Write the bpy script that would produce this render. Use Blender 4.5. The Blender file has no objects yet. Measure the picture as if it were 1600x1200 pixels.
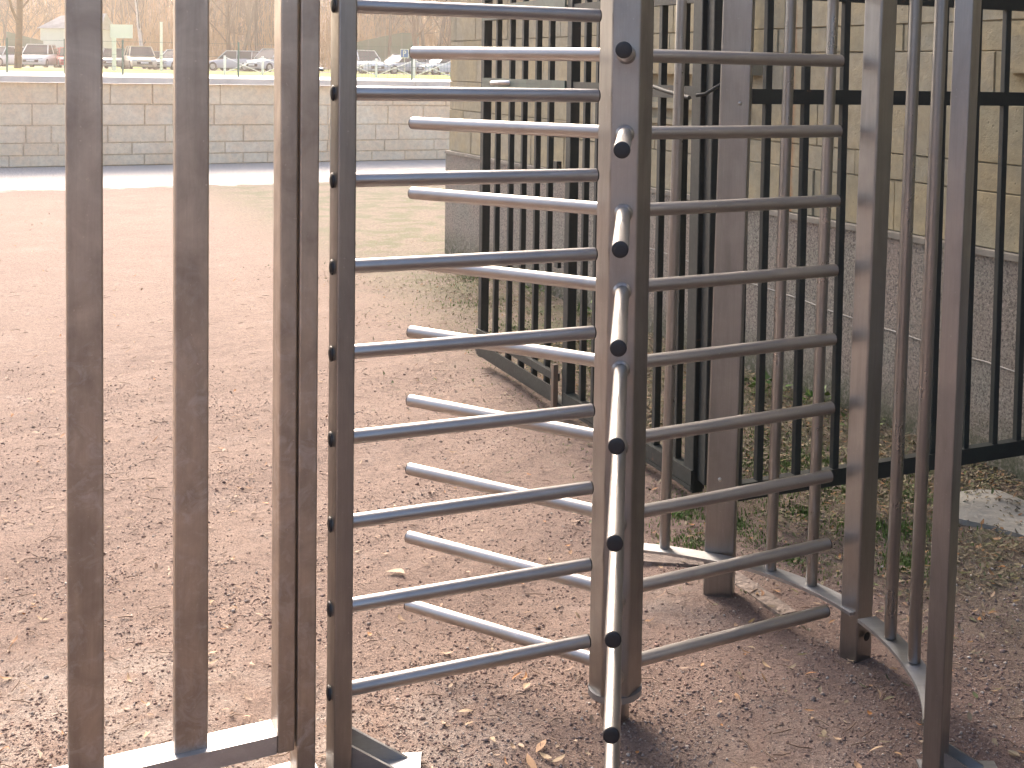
import bpy, bmesh, math, random
import numpy as np
from mathutils import Vector, Matrix
R = math.radians
C = bpy.context.scene.collection
sc = bpy.context.scene
random.seed(7); rng = np.random.default_rng(7)

# ------------------------------------------------------------------ camera
PITCH, ROLL, F = .0486, .019, 1921.79
cd = bpy.data.cameras.new('camera'); cam = bpy.data.objects.new('camera', cd); C.objects.link(cam)
cd.sensor_width = 36; cd.lens = F*36/1600
cd.shift_x = (800-1006.8)/1600; cd.shift_y = -(600-208.13)/1600
cd.clip_start = .05; cd.clip_end = 2000
_f = Vector((0, math.cos(PITCH), -math.sin(PITCH))); _d = Vector((0, -math.sin(PITCH), -math.cos(PITCH))); _e = Vector((1, 0, 0))
_xi = _e*math.cos(ROLL)-_d*math.sin(ROLL); _yi = _e*math.sin(ROLL)+_d*math.cos(ROLL)
M = Matrix.Identity(4)
for i in range(3): M[i][0], M[i][1], M[i][2] = _xi[i], -_yi[i], -_f[i]
M[2][3] = 1.6
cam.matrix_world = M
sc.camera = cam
# ------------------------------------------------------------------ light
SUN_EL, SUN_AZ = 36, 336           # azimuth clockwise from +y
w = bpy.data.worlds.new('World'); sc.world = w; w.use_nodes = True
nt = w.node_tree; sky = nt.nodes.new('ShaderNodeTexSky'); sky.sky_type = 'NISHITA'; sky.sun_disc = False
sky.sun_elevation = R(SUN_EL); sky.sun_rotation = R(SUN_AZ); sky.dust_density = 6; sky.air_density = .8; sky.ozone_density = .5
nt.links.new(sky.outputs[0], nt.nodes['Background'].inputs[0]); nt.nodes['Background'].inputs[1].default_value = .15
sd = bpy.data.lights.new('sun', 'SUN'); sun = bpy.data.objects.new('sun', sd); C.objects.link(sun)
sd.energy = 1.35; sd.angle = R(38); sd.color = (1, .83, .70)
_s = Vector((math.sin(R(SUN_AZ))*math.cos(R(SUN_EL)), math.cos(R(SUN_AZ))*math.cos(R(SUN_EL)), math.sin(R(SUN_EL))))
sun.rotation_euler = _s.to_track_quat('Z', 'Y').to_euler(); sun.location = (20, 0, 20)
sc.view_settings.view_transform = 'Standard'; sc.view_settings.look = 'None'
sc.view_settings.exposure = 1.74; sc.view_settings.gamma = 1
sc.cycles.max_bounces = 7; sc.cycles.transparent_max_bounces = 8
sc.cycles.sample_clamp_indirect = 6

# ------------------------------------------------------------------ materials
class NT:
    def __init__(s, name):
        s.m = bpy.data.materials.new(name); s.m.use_nodes = True; s.t = s.m.node_tree; s.p = s.t.nodes['Principled BSDF']
    def n(s, typ, **kw):
        x = s.t.nodes.new(typ)
        for k, v in kw.items():
            if k.startswith('i_'):
                key = k[2:]; key = int(key) if key.isdigit() else key.replace('_', ' ')
                x.inputs[key].default_value = v
            else: setattr(x, k, v)
        return x
    def l(s, a, b): s.t.links.new(a, b)
    def coord(s, scale=(1, 1, 1), kind='Object'):
        tc = s.n('ShaderNodeTexCoord'); mp = s.n('ShaderNodeMapping'); mp.inputs['Scale'].default_value = scale
        s.l(tc.outputs[kind], mp.inputs[0]); return mp.outputs[0]
    def noise(s, vec, scale, detail=4, rough=.55, dist=0):
        x = s.n('ShaderNodeTexNoise'); x.inputs['Scale'].default_value = scale; x.inputs['Detail'].default_value = detail
        x.inputs['Roughness'].default_value = rough; x.inputs['Distortion'].default_value = dist
        s.l(vec, x.inputs['Vector']); return x.outputs['Fac']
    def ramp(s, fac, stops):
        x = s.n('ShaderNodeValToRGB'); e = x.color_ramp.elements
        while len(e) < len(stops): e.new(.5)
        for a, (p, c) in zip(e, stops):
            a.position = p; a.color = (*c, 1) if isinstance(c, tuple) else (c, c, c, 1)
        s.l(fac, x.inputs[0]); return x.outputs[0]
    def mix(s, fac, a, b, mode='MIX'):
        x = s.n('ShaderNodeMix', data_type='RGBA', blend_type=mode)
        for v, k in ((fac, 0), (a, 6), (b, 7)):
            if isinstance(v, (int, float)): x.inputs[k].default_value = v
            elif isinstance(v, tuple): x.inputs[k].default_value = (*v, 1)
            else: s.l(v, x.inputs[k])
        return x.outputs[2]
    def math(s, op, a, b=0, c=None):
        x = s.n('ShaderNodeMath', operation=op)
        for i, v in enumerate((a, b, c)):
            if v is None: continue
            if isinstance(v, (int, float)): x.inputs[i].default_value = v
            else: s.l(v, x.inputs[i])
        return x.outputs[0]
    def bump(s, h, strength=.5, dist=.01, prev=None):
        x = s.n('ShaderNodeBump'); x.inputs['Strength'].default_value = strength; x.inputs['Distance'].default_value = dist
        s.l(h, x.inputs['Height'])
        if prev is not None: s.l(prev, x.inputs['Normal'])
        return x.outputs[0]
    def done(s, base=None, rough=None, metal=None, normal=None, **kw):
        p = s.p
        for v, k in ((base, 'Base Color'), (rough, 'Roughness'), (metal, 'Metallic'), (normal, 'Normal')):
            if v is None: continue
            if isinstance(v, (int, float)): p.inputs[k].default_value = v
            elif isinstance(v, tuple): p.inputs[k].default_value = (*v, 1)
            else: s.l(v, p.inputs[k])
        for k, v in kw.items(): p.inputs[k.replace('_', ' ')].default_value = v
        return s.m

def steel(name, along, base, dark, rmin, rmax, smudge=.5, scuff=False):
    t = NT(name)
    sc3 = [90, 90, 90]; sc3['xyz'.index(along)] = 1.2
    oi = t.n('ShaderNodeObjectInfo')
    tc = t.n('ShaderNodeTexCoord'); add = t.n('ShaderNodeVectorMath', operation='ADD')
    t.l(tc.outputs['Object'], add.inputs[0])
    cmb = t.n('ShaderNodeCombineXYZ'); mul = t.math('MULTIPLY', oi.outputs['Random'], 13.7)
    for i in range(3): t.l(mul, cmb.inputs[i])
    t.l(cmb.outputs[0], add.inputs[1])
    mp = t.n('ShaderNodeMapping'); mp.inputs['Scale'].default_value = sc3; t.l(add.outputs[0], mp.inputs[0])
    line = t.noise(mp.outputs[0], 4, 3, .6)
    sm = t.noise(add.outputs[0], 9, 5, .6, .6)
    sc4 = [14, 14, 14]; sc4['xyz'.index(along)] = 2.2
    mp2 = t.n('ShaderNodeMapping'); mp2.inputs['Scale'].default_value = sc4; t.l(add.outputs[0], mp2.inputs[0])
    drip = t.noise(mp2.outputs[0], 1.2, 5, .65, .3)
    col = t.mix(t.ramp(sm, [(.32, 0.), (.72, smudge)]), base, dark)
    col = t.mix(t.ramp(drip, [(.45, 0.), (.75, .55)]), col, tuple(x*.62 for x in dark))
    col = t.mix(t.ramp(line, [(.3, .35), (.7, 0.)]), col, tuple(x*.7 for x in base))
    if scuff:
        sx = t.n('ShaderNodeSeparateXYZ'); t.l(tc.outputs['Object'], sx.inputs[0]); sc_n = t.noise(add.outputs[0], 22, 6, .7, 1.2)
        lowm = t.ramp(t.math('MULTIPLY', sx.outputs[2], .5), [(.04, 1.), (.12, .45), (.40, .65), (.62, .05)])
        col = t.mix(t.math('MULTIPLY', lowm, t.ramp(sc_n, [(.50, 0.), (.68, .7)])), col, (.72, .72, .74))
    spk = t.noise(add.outputs[0], 130, 3, .6)
    col = t.mix(t.ramp(spk, [(.68, 0.), (.76, .5)]), col, tuple(min(1, x*1.5) for x in base))
    r = t.math('MULTIPLY_ADD', sm, rmax-rmin, rmin)
    r = t.math('ADD', r, t.math('MULTIPLY', t.math('SUBTRACT', drip, .5), .2))
    b = t.bump(line, .05 if along == 'z' else .015, .0006)
    if along == 'z': b = t.bump(sm, .08, .003, b)
    return t.done(col, r, 1.0, b, Anisotropic=.35)
M_post = steel('brushed_steel_post', 'z', (.375, .36, .345), (.26, .24, .22), .28, .48)
M_cage = steel('shaded_grey_steel_cage_post', 'z', (.33, .33, .33), (.23, .22, .21), .28, .46)  # post steel with the shade beside the building put into its colour
M_panel = steel('weathered_steel_flare_tint', 'z', (.62, .54, .455), (.36, .29, .235), .36, .6, .9, True)  # brown weathered steel; flare warmth and brightness painted into the base colour
M_arm = steel('polished_steel_arm', 'x', (.46, .445, .435), (.34, .32, .305), .3, .44, .6)
M_tube = steel('shaded_brushed_steel_tube', 'z', (.32, .32, .32), (.22, .215, .21), .22, .38)  # cage bars: base darkened to carry the shade on the right side
M_plate = steel('dull_galvanised_plate', 'x', (.44, .45, .46), (.30, .295, .295), .42, .62)

def simple(name, col, rough=.6, metal=0., nscale=20, amt=.3, bump=.2, bd=.004, col2=None, **kw):
    t = NT(name); v = t.coord()
    n = t.noise(v, nscale, 6, .6); c2 = col2 or tuple(x*(1-amt) for x in col)
    c = t.mix(t.ramp(n, [(.35, 0.), (.65, 1.)]), col, c2)
    b = t.bump(t.noise(v, nscale*4, 4), bump, bd)
    return t.done(c, rough, metal, b, **kw)
M_plug = simple('black_plastic_cap', (.012, .013, .016), .5, amt=.2, bump=.1, nscale=60)
M_bolt = simple('zinc_bolt', (.6, .6, .58), .35, 1.)
M_black = simple('dark_hole', (.004, .004, .004), .9)

def green_paint():
    t = NT('dark_green_gate_paint'); v = t.coord()
    n = t.noise(v, 6, 6, .65); f = t.noise(v, 55, 5, .6)
    c = t.mix(t.ramp(n, [(.4, 0.), (.7, 1.)]), (.014, .021, .020), (.009, .012, .013))
    c = t.mix(t.ramp(f, [(.6, 0.), (.72, .45)]), c, (.035, .048, .043))
    rust = t.noise(v, 14, 6, .7, .4)
    c = t.mix(t.ramp(rust, [(.66, 0.), (.72, .85)]), c, (.14, .07, .04))
    return t.done(c, t.math('MULTIPLY_ADD', f, .3, .42), 0., t.bump(f, .25, .002))
M_green = green_paint()
M_teal = simple('worn_teal_paint', (.06, .10, .085), .5, nscale=14, col2=(.035, .05, .045))
def rusty():
    t = NT('rusty_flat_bar'); v = t.coord(); n = t.noise(v, 30, 6, .7)
    return t.done(t.mix(n, (.10, .12, .10), (.17, .085, .05)), .7, 0., t.bump(n, .4, .003))
M_rust = rusty()

def stone(name, cols, mort, pit=.6, gscale=1.0, stain=(.34, .24, .12)):
    t = NT(name); v = t.coord(); g = t.n('ShaderNodeNewGeometry')
    c = t.ramp(g.outputs['Random Per Island'], [(i/(len(cols)-1), x) for i, x in enumerate(cols)])
    n1 = t.noise(v, 2.2*gscale, 6, .65); n2 = t.noise(v, 18*gscale, 6, .7); n3 = t.noise(v, 70*gscale, 4, .6)
    c = t.mix(t.ramp(n1, [(.42, 0.), (.66, .7)]), c, stain)
    n4 = t.noise(v, .9*gscale, 5, .7, .5); c = t.mix(t.ramp(n4, [(.48, 0.), (.66, .45 if cols[0][0] < .5 else .12)]), c, tuple(x*.72 for x in cols[0]))
    c = t.mix(t.ramp(n4, [(.30, .4), (.44, 0.)]), c, tuple(min(.9, x*1.25) for x in cols[-1]))
    c = t.mix(t.ramp(n2, [(.35, .35), (.6, 0.)]), c, tuple(x*.5 for x in cols[0]))
    vo = t.n('ShaderNodeTexVoronoi', feature='F1'); vo.inputs['Scale'].default_value = 34*gscale; t.l(v, vo.inputs['Vector'])
    pm = t.math('MULTIPLY', t.ramp(vo.outputs['Distance'], [(.10, 1.), (.2, 0.)]), t.ramp(n2, [(.5, 0.), (.62, pit)]))
    c = t.mix(pm, c, (.09, .065, .045))
    if cols[0][0] < .5:
        dt = t.n('ShaderNodeVectorMath', operation='DOT_PRODUCT'); t.l(v, dt.inputs[0]); dt.inputs[1].default_value = (.4885, -.8726, 0)
        u = t.math('ABSOLUTE', t.math('ADD', t.math('SUBTRACT', dt.outputs['Value'], -1.697*.4885-10.694*.8726+STREAK), t.math('MULTIPLY', t.math('SUBTRACT', n2, .5), .05)))
        c = t.mix(t.math('MULTIPLY', t.ramp(u, [(.008, .8), (.035, 0.)]), t.ramp(n1, [(.35, 1.), (.7, .4)])), c, (.34, .15, .055))
    b = t.bump(n2, .5, .012); b = t.bump(n3, .4, .004, b); b = t.bump(t.math('SUBTRACT', 1, pm), .6, .01, b)
    return t.done(c, .9, 0., b)
STREAK = 5.02
M_block = stone('khaki_limestone_blocks', [(.30, .275, .185), (.35, .315, .215), (.28, .265, .195), (.32, .305, .235), (.36, .325, .235)], 0, .55, 1, (.44, .35, .19))
M_far = stone('pale_ashlar_blocks', [(.90, .77, .57), (.90, .79, .60), (.89, .75, .55), (.91, .81, .64)], 0, .5, .8, (.88, .66, .44))
M_mortar = simple('old_mortar', (.36, .335, .26), .95, nscale=30, bump=.4)
M_mortar2 = simple('warm_mortar', (.80, .64, .46), .95, nscale=30, bump=.4)
M_coping = simple('pale_coping_stone', (.80, .75, .67), .85, nscale=3, amt=.15, bump=.4)
def plinth():
    t = NT('speckled_cement_plinth'); v = t.coord()
    n = t.noise(v, 90, 4, .75); m = t.noise(v, 3, 6, .6); s = t.noise(v, 26, 6, .7)
    c = t.mix(t.ramp(m, [(.35, 0.), (.65, 1.)]), (.27, .225, .19), (.235, .225, .19))
    c = t.mix(t.ramp(n, [(.40, .85), (.49, 0.)]), c, (.075, .068, .062))
    c = t.mix(t.ramp(n, [(.56, 0.), (.66, .7)]), c, (.46, .41, .35))
    c = t.mix(t.ramp(s, [(.6, 0.), (.75, .6)]), c, (.11, .10, .09))
    sx = t.n('ShaderNodeSeparateXYZ'); t.l(v, sx.inputs[0])
    low = t.math('MULTIPLY', t.ramp(sx.outputs[2], [(.04, 1.), (.26, 0.)]), t.ramp(s, [(.35, 0.), (.55, 1.)]))
    c = t.mix(t.math('MULTIPLY', low, .85), c, (.05, .062, .028))
    return t.done(c, .95, 0., t.bump(n, .7, .006, t.bump(s, .5, .012)))
M_plinth = plinth()

# ground: packed reddish grit with pale worn patches and a mossy strip by the wall
WN = Vector((-.8726, -.4885))       # building wall normal (towards the yard)
WA = Vector((-1.697, 10.694)); WD = Vector((.4885, -.8726))
def ground_mat():
    t = NT('packed_red_grit'); v = t.coord()
    sx = t.n('ShaderNodeSeparateXYZ'); t.l(v, sx.inputs[0]); X, Y = sx.outputs[0], sx.outputs[1]
    big = t.noise(v, .55, 6, .6); mid = t.noise(v, 3.2, 6, .65, .4); fine = t.noise(v, 38, 5, .7); grit = t.noise(v, 170, 4, .75)
    c = t.mix(t.ramp(big, [(.35, 0.), (.65, 1.)]), (.325, .232, .182), (.285, .20, .16))
    c = t.mix(t.ramp(mid, [(.48, 0.), (.72, .45)]), c, (.20, .14, .115))
    c = t.mix(t.ramp(mid, [(.28, .45), (.44, 0.)]), c, (.38, .31, .27))
    # pale cement-like worn areas
    pale = None
    for (px, py, r1, r2) in ((-1.35, 2.95, .25, .55), (-.85, 2.9, .15, .4), (.35, 2.75, .2, .5), (.15, 3.65, .12, .3), (-.45, 2.9, .1, .35), (1.25, 2.5, .1, .35), (-2.2, 3.3, .2, .6)):
        dx = t.math('SUBTRACT', X, px); dy = t.math('SUBTRACT', Y, py)
        d = t.math('SQRT', t.math('ADD', t.math('MULTIPLY', dx, dx), t.math('MULTIPLY', dy, dy)))
        k = t.n('ShaderNodeMapRange', interpolation_type='SMOOTHSTEP'); k.inputs[1].default_value = r1; k.inputs[2].default_value = r2
        k.inputs[3].default_value = 1; k.inputs[4].default_value = 0; t.l(d, k.inputs[0])
        pale = k.outputs[0] if pale is None else t.math('MAXIMUM', pale, k.outputs[0])
    pn = t.noise(v, 5.5, 6, .7, .8)
    pm = t.math('MULTIPLY', pale, t.ramp(pn, [(.42, 0.), (.56, 1.)]))
    c = t.mix(t.math('MULTIPLY', pm, .6), c, (.44, .38, .33))
    # gravelly ground to the right, with the yard's left-to-right light falloff painted in
    gravel_shade = t.n('ShaderNodeMapRange', interpolation_type='SMOOTHSTEP'); gravel_shade.inputs[1].default_value = -.9; gravel_shade.inputs[2].default_value = 1.1; t.l(t.math('ADD', X, t.math('MULTIPLY', t.math('SUBTRACT', mid, .5), 1.2)), gravel_shade.inputs[0])
    c = t.mix(t.math('MULTIPLY', gravel_shade.outputs[0], .8), c, (.145, .095, .085))
    for (px, py, r1, r2, st_) in ((-.62, 3.75, .05, .5, .6), (-1.9, 3.55, .1, .6, .5), (.0, 2.8, .05, .5, .45)):
        dx = t.math('SUBTRACT', X, px); dy = t.math('SUBTRACT', Y, py); d = t.math('SQRT', t.math('ADD', t.math('MULTIPLY', dx, dx), t.math('MULTIPLY', dy, dy)))
        k = t.n('ShaderNodeMapRange', interpolation_type='SMOOTHSTEP'); k.inputs[1].default_value = r1; k.inputs[2].default_value = r2; k.inputs[3].default_value = st_; k.inputs[4].default_value = 0; t.l(d, k.inputs[0])
        c = t.mix(t.math('MULTIPLY', k.outputs[0], t.ramp(pn, [(.3, .3), (.6, 1.)])), c, (.15, .095, .072))
    # strip by the wall
    dw = t.math('ADD', t.math('MULTIPLY', t.math('SUBTRACT', X, WA.x), WN.x), t.math('MULTIPLY', t.math('SUBTRACT', Y, WA.y), WN.y))
    st = t.n('ShaderNodeMapRange', interpolation_type='SMOOTHSTEP'); st.inputs[1].default_value = .55; st.inputs[2].default_value = 1.6
    st.inputs[3].default_value = 1; st.inputs[4].default_value = 0
    t.l(t.math('ADD', dw, t.math('MULTIPLY', t.math('SUBTRACT', mid, .5), 2.2)), st.inputs[0])
    litter = t.mix(t.ramp(fine, [(.4, 0.), (.6, 1.)]), (.12, .10, .07), (.24, .20, .14))
    litter = t.mix(t.ramp(mid, [(.46, 0.), (.58, .85)]), litter, (.07, .11, .028))
    c = t.mix(t.math('MULTIPLY', st.outputs[0], .85), c, litter)
    # pale gravel band in front of the far wall
    df = t.math('ADD', t.math('MULTIPLY', X, -.49), t.math('MULTIPLY', Y, .872))
    fb = t.n('ShaderNodeMapRange', interpolation_type='SMOOTHSTEP'); fb.inputs[1].default_value = 16.9; fb.inputs[2].default_value = 17.3
    t.l(t.math('ADD', df, t.math('MULTIPLY', t.math('SUBTRACT', mid, .5), 1.4)), fb.inputs[0])
    c = t.mix(t.math('MULTIPLY', fb.outputs[0], .9), c, (.80, .75, .68))
    # grain
    c = t.mix(t.ramp(fine, [(.36, .55), (.5, 0.)]), c, (.12, .08, .065))
    c = t.mix(t.ramp(grit, [(.40, .6), (.48, 0.)]), c, (.085, .06, .05))
    c = t.mix(t.ramp(grit, [(.58, 0.), (.68, .5)]), c, (.55, .46, .41))
    g2 = t.noise(v, 420, 2, .7); c = t.mix(t.ramp(g2, [(.36, .6), (.46, 0.)]), c, (.10, .07, .06)); c = t.mix(t.ramp(g2, [(.60, 0.), (.70, .4)]), c, (.45, .38, .33))
    b = t.bump(mid, .5, .03); b = t.bump(fine, .8, .014, b); b = t.bump(grit, 1, .006, b)
    return t.done(c, .95, 0., b)
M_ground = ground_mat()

def island_mat(name, cols, rough=.8, nscale=60):
    t = NT(name); g = t.n('ShaderNodeNewGeometry')
    c = t.ramp(g.outputs['Random Per Island'], [(i/(len(cols)-1), x) for i, x in enumerate(cols)])
    n = t.noise(t.coord(), nscale, 3, .6)
    return t.done(t.mix(t.ramp(n, [(.35, .4), (.6, 0.)]), c, tuple(x*.5 for x in cols[0])), rough)
M_gravel = island_mat('crushed_grit', [(.19, .12, .10), (.27, .18, .15), (.14, .10, .09), (.33, .25, .21), (.22, .15, .13), (.48, .43, .38), (.17, .13, .12)], .9)
M_leaf = island_mat('dry_leaf', [(.36, .20, .08), (.40, .29, .18), (.28, .17, .11), (.44, .35, .25), (.42, .17, .04), (.24, .16, .11), (.36, .27, .2)], .7)
M_litter = island_mat('leaf_litter', [(.17, .14, .09), (.25, .20, .13), (.10, .08, .055), (.33, .27, .18), (.13, .14, .06), (.07, .065, .05), (.30, .15, .06), (.09, .12, .04), (.12, .10, .08)], .85)
M_grass = island_mat('green_blade', [(.07, .16, .02), (.12, .22, .03), (.06, .10, .02), (.16, .22, .06)], .6)
M_glass = simple('car_glass', (.03, .035, .04), .08, amt=.1, bump=0)
M_tyre = simple('tyre_rubber', (.02, .02, .02), .8)
M_bark = simple('grey_brown_bark', (.075, .045, .025), .9, nscale=6, amt=.4, bump=.6, bd=.02)
M_bark2 = simple('golden_bark', (.15, .075, .025), .9, nscale=6, amt=.4, bump=.6, bd=.02)
M_birch = simple('white_birch_bark', (.72, .68, .62), .8, nscale=5, col2=(.5, .45, .4), bump=.3)
M_white = simple('white_paint', (.80, .80, .79), .5, nscale=3, amt=.06)
M_kiosk = simple('white_cladding', (.76, .77, .76), .6, nscale=1, amt=.08)
M_grey = simple('grey_roofing', (.42, .42, .42), .7, nscale=2)
M_pave = simple('pale_pavement', (.66, .64, .62), .9, nscale=.4, amt=.12, bump=.2)
M_grassf = simple('roadside_grass', (.22, .34, .03), .95, nscale=.8, col2=(.38, .38, .07), bump=.6, bd=.05)
M_asph = simple('parking_asphalt', (.17, .16, .15), .9, nscale=.5, amt=.2)
M_slab = simple('worn_concrete_slab', (.34, .33, .29), .9, nscale=5, amt=.35, bump=.6, bd=.01)
M_pipe = simple('pale_blue_pipe', (.42, .47, .47), .5, nscale=12, amt=.2)
M_wire = simple('green_wire', (.05, .12, .09), .5)
M_brickf = simple('pink_brick_facade', (.50, .25, .19), .9, nscale=.3, col2=(.62, .40, .33))
M_blue = simple('sign_blue', (.02, .12, .45), .4, nscale=3, amt=.05)
M_hill = simple('green_hill', (.07, .17, .09), .95, nscale=.2, col2=(.12, .22, .12), bump=.5)

# ------------------------------------------------------------------ mesh helpers
class MB:
    def __init__(s): s.v = []; s.f = []; s.smooth = []
    def add(s, vs, fs, sm=False):
        o = len(s.v); s.v += [tuple(v) for v in vs]; s.f += [tuple(i+o for i in f) for f in fs]; s.smooth += [sm]*len(fs)
    def box(s, x0, y0, z0, x1, y1, z1):
        s.add([(x, y, z) for z in (z0, z1) for y in (y0, y1) for x in (x0, x1)],
              [(0, 2, 3, 1), (4, 5, 7, 6), (0, 1, 5, 4), (2, 6, 7, 3), (0, 4, 6, 2), (1, 3, 7, 5)])
    def obox(s, c, ux, hx, hy, z0, z1):
        """box centred on c, long axis ux (2D), half sizes hx, hy"""
        ux = Vector(ux).normalized(); uy = Vector((-ux.y, ux.x))
        P = [Vector(c[:2])+ux*a*hx+uy*b*hy for b in (-1, 1) for a in (-1, 1)]
        s.add([(p.x, p.y, z) for z in (z0, z1) for p in P], [(0, 2, 3, 1), (4, 5, 7, 6), (0, 1, 5, 4), (2, 6, 7, 3), (0, 4, 6, 2), (1, 3, 7, 5)])
    def prism(s, prof, z0, z1, smooth=False):
        n = len(prof); vs = [(x, y, z0) for x, y in prof]+[(x, y, z1) for x, y in prof]
        s.add(vs, [(i, (i+1) % n, n+(i+1) % n, n+i) for i in range(n)], smooth)
        o = len(s.v)-2*n; s.f += [tuple(o+i for i in reversed(range(n))), tuple(o+n+i for i in range(n))]; s.smooth += [False]*2
    def tube(s, pts, rad, seg=12, cap=True, smooth=True):
        pts = [Vector(p) for p in pts]; n = len(pts); rad = rad if isinstance(rad, (list, tuple)) else [rad]*n
        vs = []; up = None
        for i, p in enumerate(pts):
            t = (pts[min(i+1, n-1)]-pts[max(i-1, 0)]).normalized()
            if up is None: up = t.orthogonal().normalized()
            up = (up-t*up.dot(t)).normalized(); b = t.cross(up)
            for k in range(seg):
                a = 2*math.pi*k/seg; vs.append(p+(up*math.cos(a)+b*math.sin(a))*rad[i])
        fs = [(i*seg+k, i*seg+(k+1) % seg, (i+1)*seg+(k+1) % seg, (i+1)*seg+k) for i in range(n-1) for k in range(seg)]
        s.add(vs, fs, smooth)
        if cap:
            s.add(vs[:seg], [tuple(reversed(range(seg)))]); s.add(vs[-seg:], [tuple(range(seg))])     # own vertices, so the side shading stays straight
    def build(s, name, mat, parent=None, loc=None):
        me = bpy.data.meshes.new(name); me.from_pydata(s.v, [], s.f)
        me.polygons.foreach_set('use_smooth', s.smooth); me.materials.append(mat); me.update()
        o = bpy.data.objects.new(name, me); C.objects.link(o)
        if parent: o.parent = parent
        if loc is not None: o.location = loc
        return o
def rrect(wx, wy, r=.004, seg=3, rot=0, c=(0, 0)):
    out = []
    for cx, cy, a0 in ((wx/2-r, wy/2-r, 0), (-wx/2+r, wy/2-r, 90), (-wx/2+r, -wy/2+r, 180), (wx/2-r, -wy/2+r, 270)):
        for k in range(seg+1):
            a = R(a0+90*k/seg); x, y = cx+r*math.cos(a), cy+r*math.sin(a)
            out.append((c[0]+x*math.cos(rot)-y*math.sin(rot), c[1]+x*math.sin(rot)+y*math.cos(rot)))
    return out
def tag(o, label=None, cat=None, group=None, kind=None):
    if label: o['label'] = label
    if cat: o['category'] = cat
    if group: o['group'] = group
    if kind: o['kind'] = kind
    return o
def empty(name, loc=(0, 0, 0), rz=0, **kw):
    o = bpy.data.objects.new(name, None); C.objects.link(o); o.location = loc; o.rotation_euler = (0, 0, rz); o.empty_display_size = .1
    return tag(o, **kw)
def copy_tree(o, parent=None):
    c = o.copy(); C.objects.link(c); c.parent = parent
    for ch in list(o.children): copy_tree(ch, c)
    return c
def raw_mesh(name, verts, faces_flat, fsize, mat, smooth=False, parent=None):
    me = bpy.data.meshes.new(name); nf = len(faces_flat)//fsize
    me.vertices.add(len(verts)); me.vertices.foreach_set('co', np.ascontiguousarray(verts, dtype=np.float32).ravel())
    me.loops.add(len(faces_flat)); me.loops.foreach_set('vertex_index', np.ascontiguousarray(faces_flat, dtype=np.int32).ravel())
    me.polygons.add(nf); me.polygons.foreach_set('loop_start', np.arange(nf, dtype=np.int32)*fsize)
    me.update(calc_edges=True); me.materials.append(mat)
    o = bpy.data.objects.new(name, me); C.objects.link(o); o.parent = parent
    return o

# ------------------------------------------------------------------ setting: ground
FA = Vector((-9.677, 18.438)); FB = Vector((-3.497, 21.912)); FD = (FB-FA).normalized(); FN = Vector((FD.y, -FD.x))
def gpatch(name, poly, z, mat, kind='structure'):
    m = MB(); m.add([(x, y, z) for x, y in poly], [tuple(range(len(poly)))]); return tag(m.build(name, mat), kind=kind)
# yard sheet: fine grid near the turnstile with gentle unevenness
def uneven(x, y):
    return .006*np.sin(x*3.1+y*1.7)+.005*np.sin(x*7.3-y*5.1)+.003*np.sin(x*17+y*13)+.002*np.sin(x*31-y*23)
xs = np.concatenate([np.linspace(-600, -12, 12)[:-1], np.linspace(-12, -3, 30)[:-1], np.linspace(-3, 3, 150), np.linspace(3, 12, 20)[1:], np.linspace(12, 600, 12)[1:]])
ys = np.concatenate([np.linspace(-600, -3, 12)[:-1], np.linspace(-3, 1.5, 20)[:-1], np.linspace(1.5, 7, 140), np.linspace(7, 24, 50)[1:], np.linspace(24, 900, 12)[1:]])
gx, gy = np.meshgrid(xs, ys); near = np.clip(1-np.maximum(np.abs(gx)-3, 0)/3, 0, 1)*np.clip(1-np.maximum(gy-8, 0)/3, 0, 1)*(gy > 0)
gz = uneven(gx, gy)*near-.004
vs = np.stack([gx, gy, gz], -1).reshape(-1, 3); nx, ny = len(xs), len(ys)
a = (np.arange(ny-1)[:, None]*nx+np.arange(nx-1)[None]).ravel(); fl = np.stack([a, a+1, a+1+nx, a+nx], -1).ravel()
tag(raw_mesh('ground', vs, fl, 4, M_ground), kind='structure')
# raised street behind the retaining wall
def fp(t, n=0): p = FA+FD*t-FN*n; return (p.x, p.y)
L0, L1 = fp(-60, .12), fp(70, .12)
m = MB(); poly = [L0, L1, (500, 60), (500, 1500), (-900, 1500), (-900, 10)]
m.add([(x, y, 1.2) for x, y in poly], [tuple(range(6))]); m.build('street', M_pave)['kind'] = 'structure'
gpatch('grass_verge', [(-160, 51), (120, 51), (120, 84), (-160, 84)], 1.204, M_grassf)
gpatch('parking_lot', [(-160, 84.2), (120, 84.2), (120, 108), (-160, 108)], 1.206, M_asph)
gpatch('grass_field', [(-260, 108.3), (220, 108.3), (220, 400), (-260, 400)], 1.205, M_grassf)

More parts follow.
